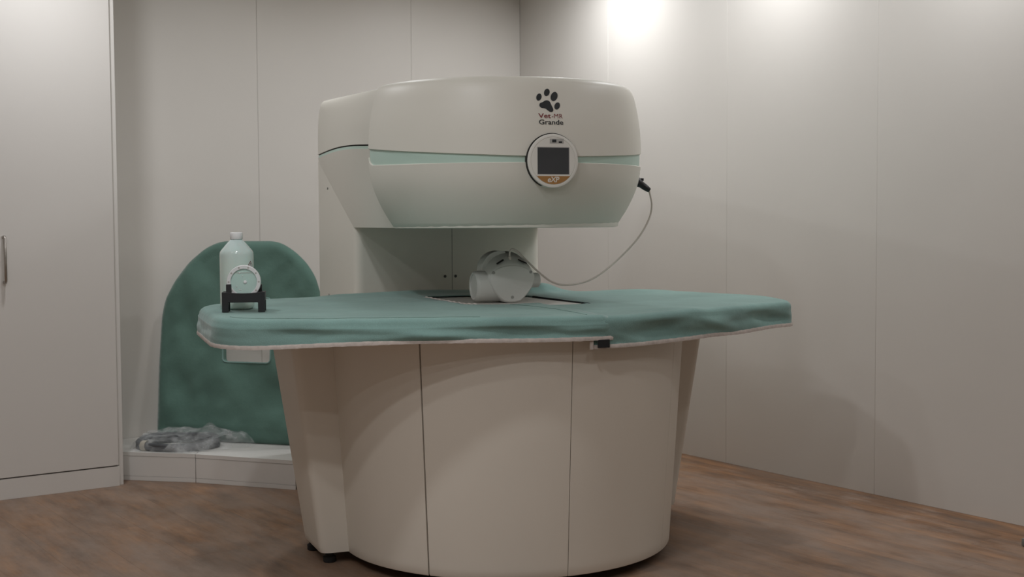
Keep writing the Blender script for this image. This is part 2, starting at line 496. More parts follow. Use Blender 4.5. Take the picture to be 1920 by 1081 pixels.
# ================================================================== MRI SCANNER
PSI = rad(19.0)
SX, SY = 0.0, 4.40
scan = empty('mri_scanner', (SX, SY, 0), PSI)
tag(scan, 'cream open scanner with round overhanging magnet head bearing a paw print and small screen', 'scanner')
def S(u, v, z): return (u, -v, z)
def W(u, v, z=0.0):
    return Vector((SX + u * math.cos(PSI) + v * math.sin(PSI), SY + u * math.sin(PSI) - v * math.cos(PSI), z))

# ---- upper magnet head -------------------------------------------------------
V0 = -0.10
U0 = -0.003
PROF = [(1.080, 0.396), (1.086, 0.401), (1.15, 0.441), (1.22, 0.472), (1.29, 0.485), (1.36, 0.486), (1.44, 0.479), (1.49, 0.470), (1.52, 0.463), (1.54, 0.455), (1.551, 0.447), (1.558, 0.436), (1.562, 0.42), (1.5635, 0.39)]
def rp(z): return interp(PROF, z)
TH = rad(84)
def head(th, z, off=0.0):
    r = rp(z) + off
    return S(U0 + r * math.sin(th), V0 + r * math.cos(th), z)
def z_up(th):   # lower edge of the upper shell
    return 1.304 + 0.042 * (abs(th) / TH) ** 1.6
def z_lo(th):   # upper edge of the lower shell, its left end rounded up
    e = max(0.0, (-TH + 0.075 - th) / 0.075)
    return 1.2875 + 0.006 * (abs(th) / TH) ** 6 + 0.026 * (1 - math.sqrt(max(0.0, 1 - e * e)))
NTH = 64
ths = [-TH + 0.008 * k for k in range(10)] + [-TH + 0.08 + (2 * TH - 0.08) * k / NTH for k in range(NTH + 1)]
def lip(rows, d=0.075):
    # fold the rear edges of a shell inwards
    out = []
    for r in rows:
        a, b_ = Vector(r[0]), Vector(r[-1]); c = Vector((U0, -V0, 0))
        f = lambda p: tuple(p + Vector((c.x - p.x, c.y - p.y, 0)).normalized() * min(d, max(0.0, Vector((c.x - p.x, c.y - p.y, 0)).length - 0.01)))
        out.append([f(a)] + list(r) + [f(b_)])
    return out
def shell_rows(fz, n, off):
    rows = []
    for i in range(n + 1): rows.append([head(t, fz(t, i / n), off) for t in ths])
    return rows
# upper shell with folded lip and domed top
rows = [[head(t, z_up(t) + 0.002, -0.012) for t in ths], [head(t, z_up(t), 0.001) for t in ths], [head(t, z_up(t) + 0.002, 0.004) for t in ths]]
zl = [1.38, 1.41, 1.44, 1.47, 1.495, 1.51, 1.525, 1.537, 1.545, 1.551, 1.555, 1.558, 1.5605, 1.562, 1.5635]
for z in zl: rows.append([head(t, z, 0.004) for t in ths])
for fr in (0.9, 0.7, 0.45, 0.2):
    rows.append([S(U0 + fr * 0.389 * math.sin(t), V0 + fr * 0.389 * math.cos(t), 1.563 + 0.012 * (1 - fr * fr) + 0.001) for t in ths])
rows = lip(rows)
loft('upper_front_shell', rows, 'shell', scan, False, False, True, 50)
rows = [[head(t, 1.0800, -0.20) for t in ths], [head(t, 1.0800, -0.03) for t in ths], [head(t, 1.0800, -0.002) for t in ths]]
for i in range(0, 13):
    rows.append([head(t, 1.0815 + (z_lo(t) - 0.002 - 1.0815) * i / 12, 0.004) for t in ths])
rows += [[head(t, z_lo(t), 0.001) for t in ths], [head(t, z_lo(t) - 0.001, -0.012) for t in ths]]
rows = lip(rows)
loft('lower_front_shell', rows, 'shell', scan, False, False, True, 50)
rows = [[head(t, z_lo(t) - 0.006 + (z_up(t) + 0.012 - z_lo(t)) * i / 6, -0.002) for t in ths] for i in range(7)]
o = loft('mint_band', rows, 'mint', scan, False, False, True, 50)
tag(o, 'pale mint recessed band around the head')

# ---- rear housing ----------------------------------------------------------
VR = -1.25
def housing_ring(z, off, zf=None):
    """closed plan outline: front arc, straight flanks narrowing to the rear, rounded rear corners; zf(v) bends the level"""
    r = (0.468 - 0.062 * (1.375 - z) / 0.295 if z < 1.375 else min(0.468, rp(z) - 0.012)) + off
    pts = []
    n = 26
    for k in range(n + 1):
        a = rad(100) - rad(200) * k / n
        pts.append((r * math.sin(a), V0 + r * math.cos(a)))
    wr = (r + 0.014) * 0.922
    rear = fillet([pts[-1], (-wr, VR), (wr, VR), pts[0]], [0, 0.03, 0.03, 0], 6, False)
    seq = pts[:-1]
    left = [Vector(pts[-1]).lerp(rear[1], k / 12) for k in range(12)]
    right = [rear[-2].lerp(Vector(pts[0]), k / 12) for k in range(1, 12)]
    seq = [Vector(p) for p in seq] + left + rear[1:-1] + right
    return seq
def slot_z(v):
    t = min(1, max(0, (v - VR) / 1.2))       # 0 rear .. 1 front
    return 1.384 + 0.010 * math.sin(PI * min(1, t * 1.15)) - 0.022 * t ** 2
def hloft(name, z0f, z1f, levels, off, mat, caps=True):
    rings = []
    for f in levels:
        base = housing_ring(1.3, off)
        ring = []
        # outline depends on z which depends on v: iterate per point
        for k in range(len(base)):
            v = base[k].y
            z = z0f(v) + (z1f(v) - z0f(v)) * f
            ring.append((k, z))
        rings.append(ring)
    cache = {}
    out = []
    for ring in rings:
        pts = []
        for k, z in ring:
            zq = round(z, 3)
            if zq not in cache: cache[zq] = housing_ring(zq, off)
            p = cache[zq][k]
            pts.append(S(p.x, p.y, z))
        out.append(pts)
    return out
lv = [i / 12 for i in range(13)]
low = hloft('x', lambda v: 1.0815, lambda v: slot_z(v) - 0.011, lv, 0.0, None)
low.append([tuple(Vector(p) * 1.0 - Vector((p[0], p[1] - 0.1, 0)).normalized() * 0.01) for p in low[-1]])
loft('lower_housing', low, 'shell', scan, True, True, True, 40)
HT = [(0, 0.468), (0.5, 0.466), (0.8, 0.459), (0.93, 0.449), (0.98, 0.438), (1.0, 0.42)]
def top_z(v): return 1.561 + 0.060 * min(1.0, max(0.0, (-0.1 - v) / 1.15))
def upper_ring(f):
    zf = 1.375 + (1.561 - 1.375) * f
    rf = min(interp(HT, f), rp(zf) - 0.010); rr = interp(HT, f)
    pts = [Vector((rf * math.sin(rad(100) - rad(200) * k / 26), V0 + rf * math.cos(rad(100) - rad(200) * k / 26))) for k in range(27)]
    wr = (rr + 0.014) * 0.922
    rear = fillet([pts[-1], (-wr, VR), (wr, VR), pts[0]], [0, 0.03, 0.03, 0], 6, False)
    return pts[:-1] + [pts[-1].lerp(rear[1], k / 12) for k in range(12)] + rear[1:-1] + [rear[-2].lerp(pts[0], k / 12) for k in range(1, 12)]
up = []
for f in (0, 0.1, 0.25, 0.4, 0.55, 0.68, 0.78, 0.86, 0.91, 0.95, 0.98, 1.0):
    up.append([S(p.x, p.y, slot_z(p.y) + 0.004 + (top_z(p.y) - slot_z(p.y) - 0.004) * f) for p in upper_ring(f)])
last = up[-1]
for fr in (0.93, 0.7, 0.35):
    up.append([(p[0] * fr, (p[1] - 0.45) * fr + 0.45, p[2] + (1.585 - p[2]) * (1 - fr) + 0.004 * (1 - fr)) for p in last])
up = [[tuple(Vector(p) - Vector((p[0], p[1] - 0.1, 0)).normalized() * 0.01) for p in up[0]]] + up
loft('upper_housing', up, 'shell', scan, True, True, True, 40)
sm = hloft('x', lambda v: slot_z(v) - 0.013, lambda v: slot_z(v) - 0.001, [0, 0.5, 1], -0.0025, None)
loft('side_mint_strip', sm, 'mint', scan, True, False, True, 40)
sd = hloft('x', lambda v: slot_z(v) - 0.003, lambda v: slot_z(v) + 0.006, [0, 0.5, 1], -0.005, None)
loft('side_slot', sd, 'dark', scan, True, False, True, 40)
# underside plate of the head
o = loft('head_underside', [[S(U0 + 0.385 * math.sin(2 * PI * k / 48), V0 + 0.385 * math.cos(2 * PI * k / 48), z) for k in range(48)] for z in (1.0815, 1.094)], 'shell', scan)

# ---- column -----------------------------------------------------------------
core = fillet([(-0.375, -0.75), (0.36, -0.75), (0.43, -1.245), (-0.43, -1.245)], 0.02, 4)
loft('column_core', [[S(p.x, p.y, z) for p in core] for z in (0.012, 1.30)], 'dark', scan)
for sgn, w0 in ((-1, 0.391), (1, 0.372)):
    path = fillet([(sgn * 0.0009, -0.735), (sgn * w0, -0.735), (sgn * 0.444, -1.25), (sgn * 0.10, -1.25)], [0, 0.035, 0.02, 0], 8, False)
    rings = [[S(p.x, p.y, z) for p in path] for z in (0.015, 0.4, 0.8, 1.1, 1.36)]
    loft('column_panel', rings, 'shell', scan, False, False, True, 40)
def screw(u, v, z, du, dv, r, mat, name='screw'):
    """short cylinder along direction (du,dv)"""
    n = 14; a = Vector((du, dv)).normalized(); rings = []
    for k, (dd, rr) in enumerate(((0.0, r), (0.0015, r), (0.002, r * 0.85))):
        rings.append([S(u + a.x * dd - a.y * rr * math.cos(2 * PI * j / n), v + a.y * dd + a.x * rr * math.cos(2 * PI * j / n), z + rr * math.sin(2 * PI * j / n)) for j in range(n)])
    return loft(name, rings, mat, scan)
screw(-0.030, -0.735, 0.884, 0, 1, 0.0058, 'screw'); screw(0.014, -0.735, 0.884, 0, 1, 0.0058, 'screw')
for z in (1.243, 0.800): screw(-0.4285, -1.10, z, -1, -0.1, 0.005, 'screw')

# ---- base ------------------------------------------------------------------
UB, VB = -0.060, 0.092
def rb(z): return 0.554 + (z - 0.035) * 0.065
ZB0, ZB1 = 0.035, 0.775
for a0, a1, g0, g1 in ((-92, -43.4, 0.0, 0.25), (-43.4, 1.0, 0.25, 0.12), (1.0, 46.5, 0.12, 0.06), (46.5, 95, 0.06, 0.0)):
    rings = []
    A = [rad(a0 + g0 + (a1 - g1 - a0 - g0) * k / 20) for k in range(21)]
    for z in [ZB0, ZB0 + 0.004] + [ZB0 + 0.03 + (ZB1 - ZB0 - 0.03) * k / 6 for k in range(7)]:
        rr = rb(z) - (0.002 if z == ZB0 else 0)
        rings.append([S(UB + rr * math.sin(a), VB + rr * math.cos(a), z) for a in A])
    loft('base_panel', rings, 'base', scan, False, False, True, 50, thick=0.012)
n = 48
cr_ = lambda z: [(UB + (rb(z) - 0.016) * math.sin(rad(-94 + 188 * k / 40)), VB + (rb(z) - 0.016) * math.cos(rad(-94 + 188 * k / 40))) for k in range(41)]
loft('base_core', [[S(p[0], p[1], z) for p in cr_(z) + [(UB + 0.45, -0.45), (UB - 0.45, -0.45)]] for z in (0.05, 0.745)], 'dark', scan)
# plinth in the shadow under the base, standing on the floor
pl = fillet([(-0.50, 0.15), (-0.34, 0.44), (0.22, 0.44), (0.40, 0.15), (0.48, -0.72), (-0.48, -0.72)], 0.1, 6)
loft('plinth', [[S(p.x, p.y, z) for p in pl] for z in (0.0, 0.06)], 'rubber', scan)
# lower pole body between base panels and column
pb = fillet([(-0.52, 0.0), (0.52, 0.0), (0.52, -0.76), (-0.52, -0.76)], 0.04, 4)
loft('pole_body', [[S(p.x, p.y, z) for p in pb] for z in (0.04, 0.745)], 'base', scan)
# flared side flanks
def flank(sgn, vf, vb, ub_in, ub0, ub1, ut_in, ut0, ut1):
    def ring(z, ui, u0, u1):
        p = fillet([(ui, vf), (u0, vf), (u1, vb), (u1 - 0.06, vb - 0.05), (ui, vb - 0.05)], [0, 0.028, 0.05, 0.02, 0], 6)
        return [S(sgn * q.x, q.y, z) for q in p]
    rings = []
    for f in (0, 0.004, 0.03, 0.25, 0.5, 0.75, 1.0):
        z = 0.038 + (0.765 - 0.038) * f
        l = lambda a, b_: a + (b_ - a) * f
        sh = 0.002 if f == 0 else 0
        rings.append(ring(z, l(ub_in, ut_in), l(ub0, ut0) - sh, l(ub1, ut1) - sh))
    return loft('side_flank', rings, 'base', scan, True, True, True, 40)
flank(-1, 0.140, -0.108, 0.58, 0.704, 0.717, 0.60, 0.792, 0.830)
flank(1, -0.10, -0.34, 0.46, 0.680, 0.684, 0.48, 0.806, 0.812)
def foot(u, v):
    n = 20; prof = [(0.0, 0.019), (0.003, 0.021), (0.018, 0.021), (0.022, 0.014), (0.06, 0.012)]
    loft('foot', [[S(u + r * math.cos(2 * PI * k / n), v + r * math.sin(2 * PI * k / n), z) for k in range(n)] for z, r in prof], 'rubber', scan)
for u, v in ((-0.668, 0.100), (-0.690, -0.07), (0.63, -0.15), (0.63, -0.32)): foot(u, v)

# ---- table top -------------------------------------------------------------
OUT = [(-1.03, 0.445), (-0.75, 0.565), (-0.33, 0.700), (0.02, 0.735), (0.37, 0.600), (0.892, 0.322), (0.975, 0.0), (0.86, -0.29), (0.70, -0.455), (0.47, -0.480), (0.30, -0.60), (-0.49, -0.61), (-0.60, -0.525), (-0.77, -0.49), (-1.03, -0.20)]
OR = [0.13, 0.2, 0.2, 0.18, 0.2, 0.03, 0.10, 0.10, 0.10, 0.08, 0.04, 0.03, 0.06, 0.1, 0.14]
table_poly = resample(fillet(OUT, OR, 10), 0.012)
ccw = sum(table_poly[i - 1].cross(table_poly[i]) for i in range(len(table_poly)))
if ccw < 0: table_poly.reverse()
def inset(poly, d):
    out = []; n = len(poly)
    for i in range(n):
        t = (poly[(i + 1) % n] - poly[i - 1]).normalized(); nrm = Vector((t.y, -t.x))
        out.append(poly[i] - nrm * d)
    return out
TZ = 0.818
tin = inset(table_poly, 0.016)
loft('table_top', [[S(p.x, p.y, z) for p in pp] for pp, z in ((inset(table_poly, 0.05), 0.748), (inset(table_poly, 0.022), 0.750), (tin, 0.758), (tin, TZ - 0.016), (inset(table_poly, 0.026), TZ - 0.004))], 'table', scan, sharp=50)
# white bed plate in the opening of the covers
bed = fillet([(-0.30, -0.46), (0.27, -0.46), (0.27, 0.24), (-0.30, 0.24)], 0.05, 6)
loft('bed_plate', [[S(p.x, p.y, z) for p in bed] for z in (TZ - 0.006, TZ + 0.001)], 'table', scan)
box('bed_slot', S(-0.125, 0.10, TZ + 0.0014), (0.03, 0.022, 0.001), 'dark', scan)

# ---- display -----------------------------------------------------------------
DZ = 1.291
disp = empty('display', S(0, V0 + 0.485, DZ)); disp.parent = scan
# display frame: x right, -y outwards, z up
def dring(name, prof, mat, par, n=64, cap=True):
    return loft(name, [[(r * math.cos(2 * PI * k / n), -y, r * math.sin(2 * PI * k / n)) for k in range(n)] for r, y in prof], mat, par, True, cap, True, 40)
bez = dring('bezel', [(0.0850, -0.03), (0.0850, 0.010), (0.0838, 0.0135), (0.081, 0.0145), (0.0755, 0.0145), (0.0745, 0.0130), (0.0735, 0.0145), (0.073, 0.0145)], 'bezel', scan)
bez.location = S(0.003, V0 + 0.485, DZ)
bpy.data.objects.remove(disp)
bez.name = 'display'
gap = dring('display_gap', [(0.0860, -0.03), (0.0860, 0.0078), (0.080, 0.0078)], 'dark', scan)
gap.location = S(0.0018, V0 + 0.485, DZ + 0.0016)
scr_pts = fillet([(-0.0525, -0.0415), (0.0525, -0.0415), (0.0525, 0.0415), (-0.0525, 0.0415)], 0.001, 2)
disc_poly('screen', scr_pts, -0.0120, -0.01465, 'screen', bez)
fr = [(-0.0545, -0.0435), (0.0545, -0.0435), (0.0545, 0.0435), (-0.0545, 0.0435)]
disc_poly('screen_frame', fr, -0.0120, -0.01455, 'port', bez)
lab = [(-0.0565, -0.0475), (0.0565, -0.0475)] + [(0.0735 * math.cos(a), 0.0735 * math.sin(a)) for a in [rad(-41 - 98 * k / 20) for k in range(21)]]
disc_poly('ochre_label', lab, -0.0120, -0.0149, 'orange', bez)
disc_poly('port_panel', [(-0.012, 0.0545), (0.035, 0.0545), (0.035, 0.0695), (-0.012, 0.0695)], -0.0120, -0.0149, 'port', bez)
disc_poly('port', [(-0.004, 0.058), (0.010, 0.058), (0.010, 0.067), (-0.004, 0.067)], -0.0120, -0.0152, 'print_black', bez)
disc_poly('port', [(0.018, 0.056), (0.0295, 0.056), (0.0295, 0.0615), (0.018, 0.0615)], -0.0120, -0.0152, 'print_black', bez)
me = text_mesh('eXP', 0.0235, 0.022, 0.95)
xs = [v.co.x for v in me.vertices]; cx = (min(xs) + max(xs)) / 2
for v in me.vertices:
    x, y = v.co.x - cx + v.co.y * 0.15, v.co.y; v.co = Vector((x * 1.0 - 0.001, -0.0152, y - 0.0665))
add_mesh('label_lettering', me, 'print_white', bez)

# ---- paw print and lettering on the head ------------------------------------
def on_head(x, z, off=0.0048):
    return head(x / 0.482, z, off)
PXM = 1 / 596.0
def px(x, y): return (0.006 + (970 + x / 5.15 - 1035) * PXM / 0.955, DZ + (300.5 - (150 + y / 5.15)) * PXM)
def decal(name, pts, mat):
    c = (sum(p[0] for p in pts) / len(pts), sum(p[1] for p in pts) / len(pts)); n = len(pts)
    bm = bmesh.new(); rings = []
    for f in (1.0, 0.66, 0.33): rings.append([bm.verts.new(on_head(c[0] + (p[0] - c[0]) * f, c[1] + (p[1] - c[1]) * f)) for p in pts])
    cv = bm.verts.new(on_head(*c))
    for a, b_ in ((0, 1), (1, 2)):
        for k in range(n): bm.faces.new([rings[a][k], rings[a][(k + 1) % n], rings[b_][(k + 1) % n], rings[b_][k]])
    for k in range(n): bm.faces.new([rings[2][k], rings[2][(k + 1) % n], cv])
    return bm_obj(name, bm, mat, scan)
for cx_, cy_, rx, ry, tl in ((222, 158, 25, 37, -22), (304, 110, 27, 39, -26), (375, 148, 33, 49, -30), (398, 240, 26, 38, -32)):
    pts = [px(*p) for p in [(cx_ + a, cy_ - b_) for a, b_ in circle(1, 24, 0, 0, rx, ry, rad(tl))]]
    decal('paw_toe', pts, 'print_black')
pad = [(219, 237), (228, 215), (255, 208), (275, 192), (300, 186), (326, 196), (337, 225), (348, 252), (358, 278), (350, 298), (325, 303), (300, 286), (278, 266), (245, 264), (226, 255)]
pp = fillet([px(*p) for p in pad], 1.0, 3)
decal('paw_pad', [(p.x, p.y) for p in pp], 'print_black')
def lettering(name, body, x0, x1, ybase, ytop, mat, bold, caph=0.73):
    """fit text between zoom-pixel columns x0..x1 with cap height ybase..ytop"""
    me = text_mesh(body, 1.0, bold)
    bm = bmesh.new(); bm.from_mesh(me)
    bmesh.ops.triangulate(bm, faces=bm.faces[:])
    xs = [v.co.x for v in bm.verts]; ys = [v.co.y for v in bm.verts]
    mx0, mx1, my0, my1 = min(xs), max(xs), min(ys), max(ys)
    for v in bm.verts:
        X = x0 + (x1 - x0) * (v.co.x - mx0) / (mx1 - mx0); Y = ybase + (ytop - ybase) * (v.co.y - my0) / (my1 - my0)
        v.co = Vector(on_head(*px(X, Y), off=0.0050))
    bm.to_mesh(me); bm.free()
    return add_mesh(name, me, mat, scan)
lettering('lettering', 'Vet', 206, 328, 361, 316, 'print_red', 0.012)
lettering('lettering', '-MR', 336, 446, 361, 318, 'print_red', -0.008)
lettering('lettering', 'Grande', 210, 449, 423, 376, 'print_black', 0.014)

# ================================================================== TABLE COVERS
def nz(x, y, z=0.0): return noise.noise(Vector((x, y, z)))
def cover_z(u, v):
    z = TZ + 0.005 + 0.0018 * nz(u * 5, v * 5, 3.1) + 0.0012 * nz(u * 14, v * 14, 1.1)
    z += 0.034 * math.exp(-((u - 0.34) / 0.10) ** 2 - ((v + 0.585) / 0.05) ** 2)
    z += 0.010 * math.exp(-((u - 0.62) / 0.16) ** 2 - ((v + 0.40) / 0.08) ** 2)
    z += 0.007 * math.exp(-((u - 0.33) / 0.09) ** 2 - ((v - 0.57) / 0.035) ** 2)
    z += 0.012 * math.exp(-((v + 0.60) / 0.05) ** 2) * (1 if u < 0.2 else 0.0) * math.exp(-((u + 0.15) / 0.3) ** 2)
    return z
def fold(s, h, seed):
    """outward bulge of the hanging skirt; s along the edge (m), h 0 top..1 hem"""
    a = 0.017 * nz(s * 2.9, h * 1.1 + s * 1.3, seed) + 0.010 * nz(s * 6.0, h * 1.8 - s * 3.0, seed + 7) + 0.0025 * nz(s * 20, h * 3, seed + 3)
    return a * (0.35 + 0.65 * math.sin(PI * min(1.0, h * 1.05)))
def build_cover(name, label, outline, skirt_flag, holes, zoff, drop, seed, fseed, hem_flag=None, zextra=None):
    """outline ccw list of Vector2; skirt_flag[i] True where the cloth hangs over the edge"""
    root = empty(name, (SX, SY, 0), PSI); tag(root, label, 'table cover', 'green cloth table covers')
    V2, F = cdt_fill(outline, holes, 0.022)
    bm = bmesh.new()
    zz = lambda p: cover_z(p.x, p.y) + zoff
    V = [bm.verts.new(S(p.x, p.y, zz(p))) for p in V2]
    for f in F:
        try: bm.faces.new([V[i] for i in f])
        except ValueError: pass
    n = len(outline); L = 0.0; arc = []
    for i in range(n):
        arc.append(L); L += (outline[(i + 1) % n] - outline[i]).length
    # longest skirt run (circular)
    start = next((i for i in range(n) if skirt_flag[i] and not skirt_flag[i - 1]), 0)
    run = []
    i = start
    while skirt_flag[i % n] and len(run) < n: run.append(i % n); i += 1
    rows = []; R = 0.022
    for j in run:
        p = outline[j]; t = (outline[(j + 1) % n] - outline[j - 1]).normalized(); nrm = Vector((t.y, -t.x))
        s = p.x - 0.8 * (p.y - 0.5); zt = zz(p); hz = TZ - drop(p) + 0.003 * nz(s * 4, 0, 22.0)
        col = [bm.verts.new(S(p.x, p.y, zt))]
        for k in range(1, 5):
            a = PI / 2 * k / 4
            q = p + nrm * R * math.sin(a); col.append(bm.verts.new(S(q.x, q.y, zt - R * (1 - math.cos(a)))))
        z0 = zt - R
        for k in range(1, 15):
            h = k / 14
            e = min(1, h * 2.2); b_ = R + fold(s, h, 2.0) * e * (0.45 if p.x < -0.85 else 0.85) + 0.001 * h + zoff
            if p.y > 0.15:   # broad sagging folds along the front
                for uc, wd, am in ((-0.24, 0.15, -0.014), (-0.52, 0.14, 0.010), (0.30, 0.09, -0.016), (0.50, 0.10, 0.009), (0.76, 0.08, -0.012), (-0.80, 0.10, -0.009)):
                    b_ += am * math.exp(-((p.x - uc - 0.10 * (h - 0.5)) / wd) ** 2) * math.sin(PI * h ** 0.9)
            b_ = max(b_, 0.004)
            q = p + nrm * b_; col.append(bm.verts.new(S(q.x, q.y, z0 + (hz - z0) * h)))
        rows.append(col)
    for a, b_ in zip(rows[:-1], rows[1:]):
        for k in range(len(a) - 1): bm.faces.new([a[k], a[k + 1], b_[k + 1], b_[k]])
    hem_pts = [r[-1].co.copy() for r in rows]
    hem_up = [r[-3].co.copy() for r in rows]
    bmesh.ops.remove_doubles(bm, verts=bm.verts[:], dist=0.0004)
    o = bm_obj('cloth', bm, 'cloth', root, True)
    md = o.modifiers.new('thickness', 'SOLIDIFY'); md.thickness = 0.0025; md.offset = -1
    # hem tape: flat folded band following the lower edge
    rings = []
    m = len(hem_pts)
    for k in range(m):
        p = hem_pts[k]; a = hem_pts[max(0, k - 1)]; b_ = hem_pts[min(m - 1, k + 1)]
        t = (b_ - a); t.z = 0; t.normalize(); nr = Vector((-t.y, t.x, 0))
        # outward: away from the table centre
        if nr.dot(Vector((p.x, p.y, 0))) < 0: nr = -nr
        w = 0.0005 * math.sin(k * 2.1)
        rings.append([p + nr * 0.0014 + Vector((0, 0, 0.008 + w)), p + nr * 0.0035 + Vector((0, 0, 0.003)), p + nr * 0.0028 + Vector((0, 0, -0.004 + w)), p - nr * 0.003 + Vector((0, 0, -0.004)), p - nr * 0.0035 + Vector((0, 0, 0.006))])
    loft('hem', rings, 'hem', root, True, True, True, 60)
    return root, hem_pts, run

def drop_l(p):
    return 0.062 + 0.010 * math.exp(-((p.x + 1.0) / 0.2) ** 2) + 0.004 * math.sin(p.x * 5)
def drop_r(p):
    return 0.078 + 0.010 * (1 - min(1, max(0, p.x / 0.9)))
def clip_run(pred):
    """points of the table outline (ccw) satisfying pred, in order"""
    n = len(table_poly)
    st = next(i for i in range(n) if pred(table_poly[i]) and not pred(table_poly[i - 1]))
    out = []; i = st
    while pred(table_poly[i % n]): out.append(table_poly[i % n].copy()); i += 1
    return out
JL, JR = 0.047, 0.0
# left cover
edge = clip_run(lambda p: p.x < JL)
a, b_ = edge[0], edge[-1]
front_first = a.y > 0
notch = [Vector((JL, -0.40)), Vector((-0.10, -0.40)), Vector((-0.205, -0.39)), Vector((-0.222, -0.33)), Vector((-0.212, -0.13)), Vector((-0.20, 0.09)), Vector((-0.11, 0.155)), Vector((JL, 0.138))]
# run is ccw: starts at the front joint (v>0) and ends at the back joint, or the reverse
inner = notch if not front_first else notch
inner_pts = resample(fillet([b_] + (notch if b_.y < 0 else notch[::-1]) + [a], [0] + [0.0] + [0.04] * 6 + [0.0] + [0], 5, False), 0.014, False)[1:-1]
outl = edge + inner_pts
flags = [True] * len(edge) + [False] * len(inner_pts)
cl, hemL, _ = build_cover('table_cover', 'long green cloth cover on the scanner table carrying the bottle', outl, flags, [], 0.0035, drop_l, 0, 2.0)
# right cover, tucked under the left one
edge = clip_run(lambda p: p.x > JR)
a, b_ = edge[0], edge[-1]
notch = [Vector((JR + 0.02, -0.42)), Vector((0.14, -0.40)), Vector((0.1755, -0.267)), Vector((0.213, 0.184)), Vector((0.06, 0.20)), Vector((JR, 0.20))]
seq = notch if b_.y < 0 else notch[::-1]
inner_pts = resample(fillet([b_] + seq + [a], [0, 0, 0.03, 0.02, 0.004, 0.0, 0, 0], 5, False), 0.014, False)[1:-1]
outl = edge + inner_pts
flags = [True] * len(edge) + [False] * len(inner_pts)
cr, hemR, _ = build_cover('table_cover', 'green cloth cover on the bare pointed end of the scanner table', outl, flags, [], 0.0, drop_r, 0, 11.0)
# frayed black hook-and-loop edging along the notch of the right cover
fz = []
p0, p1 = Vector((0.1755, -0.267)), Vector((0.214, 0.184))
for k in range(41):
    p = p0.lerp(p1, k / 40); w = 0.006 * (1 - k / 46) * (0.7 + 0.5 * random.random())
    z = cover_z(p.x, p.y)
    fz.append([S(p.x + 0.004, p.y, z + 0.0012), S(p.x - w * 0.4, p.y, z + 0.0018), S(p.x - w, p.y, z - 0.002), S(p.x - w * 0.5, p.y, z - 0.0065), S(p.x + 0.001, p.y, z - 0.006)])
loft('hook_and_loop_edge', fz, 'velcro', cr)
# pale frayed edge on the left cover's opening
fz = []
ctrl = spline([(-0.222, -0.33, 0), (-0.216, -0.22, 0), (-0.211, -0.12, 0), (-0.205, 0.0, 0), (-0.195, 0.09, 0), (-0.165, 0.122, 0)], 8)
fz = [S(p.x, p.y, cover_z(p.x, p.y) + 0.0035 + 0.0015 * math.sin(k * 1.7)) for k, p in enumerate(ctrl)]
tube('frayed_edge', fz, 0.003, 'hem', cl, 6, radii=[0.0022 + 0.0016 * abs(math.sin(k * 2.3)) for k in range(len(fz))])
# corner tab of the right cover showing below the left one: black patch and hem return
ti = min(range(len(hemR)), key=lambda k: (hemR[k] - Vector(S(0.022, 0.76, 0.74))).length)
hp = hemR[ti]
fr_i = min(range(len(hemR)), key=lambda k: abs(hemR[k].x - (JR + 0.002)) + (0 if hemR[k].y < 0 else 9))
q = hemR[fr_i]
box('hook_patch', (0.026, q.y - 0.013, q.z + 0.012), (0.038, 0.004, 0.024), 'velcro', cr, rad(0), 0.001, 1)
box('hem_return', (q.x + 0.001, q.y - 0.009, q.z + 0.012), (0.011, 0.006, 0.034), 'hem', cr, rad(0), 0.001, 1)
# stitched seam lines on the left cover
def seam_line(pts, par, zo=0.0040, r=0.0007):
    s = spline([(p[0], p[1], 0) for p in pts], 10)
    tube('seam', [S(p.x, p.y, cover_z(p.x, p.y) + zo) for p in s], r, 'cloth2', par, 5)
seam_line([(-0.06, 0.155), (-0.03, 0.30), (-0.012, 0.45), (-0.01, 0.62), (-0.008, 0.70)], cl)
seam_line([(-1.005, 0.38), (-0.96, 0.445), (-0.75, 0.54), (-0.33, 0.675)], cl)

# ================================================================== COIL
coil = empty('receiver_coil', tuple(W(0.0, -0.02, TZ + 0.0015)), PSI)
tag(coil, 'white plastic receiver coil under the magnet head, its cable plugged into the head', 'coil')
def shield(w, zb, zm, zt, n=12):
    """outline (x,z) ccw: rounded narrow bottom, wide shoulder, domed top"""
    pts = []
    for k in range(n + 1):      # right side bottom->shoulder
        f = k / n; pts.append((w * (0.36 + 0.64 * math.sin(f * PI / 2) ** 0.9), zb + (zm - zb) * f))
    for k in range(1, 2 * n):
        a = PI * k / (2 * n); pts.append((w * math.cos(a), zm + (zt - zm) * math.sin(a)))
    for k in range(n, -1, -1):
        f = k / n; pts.append((-w * (0.36 + 0.64 * math.sin(f * PI / 2) ** 0.9), zb + (zm - zb) * f))
    for k in range(1, 6):
        a = k / 6; pts.append((-w * 0.36 + 2 * w * 0.36 * a, zb - 0.004 * math.sin(PI * a)))
    return pts
def C(x, v, z): return (x, -v, z)
secs = [(0.020, 0.080, 0.006, 0.085, 0.132), (0.016, 0.084, 0.004, 0.088, 0.138), (0.0, 0.085, 0.004, 0.090, 0.158), (-0.02, 0.086, 0.004, 0.092, 0.170), (-0.05, 0.088, 0.004, 0.095, 0.178), (-0.09, 0.088, 0.004, 0.095, 0.178), (-0.10, 0.082, 0.006, 0.092, 0.172)]
loft('coil_body', [[C(x, v, z) for x, z in shield(w, zb, zm, zt)] for v, w, zb, zm, zt in secs], 'coil', coil, sharp=50)
fp = shield(0.080, 0.008, 0.085, 0.130)
loft('front_plate', [[C(x * s_, v, 0.07 + (z - 0.07) * s_) for x, z in fp] for v, s_ in ((0.018, 1.0), (0.0225, 1.0), (0.024, 0.975))], 'coil', coil, sharp=40)
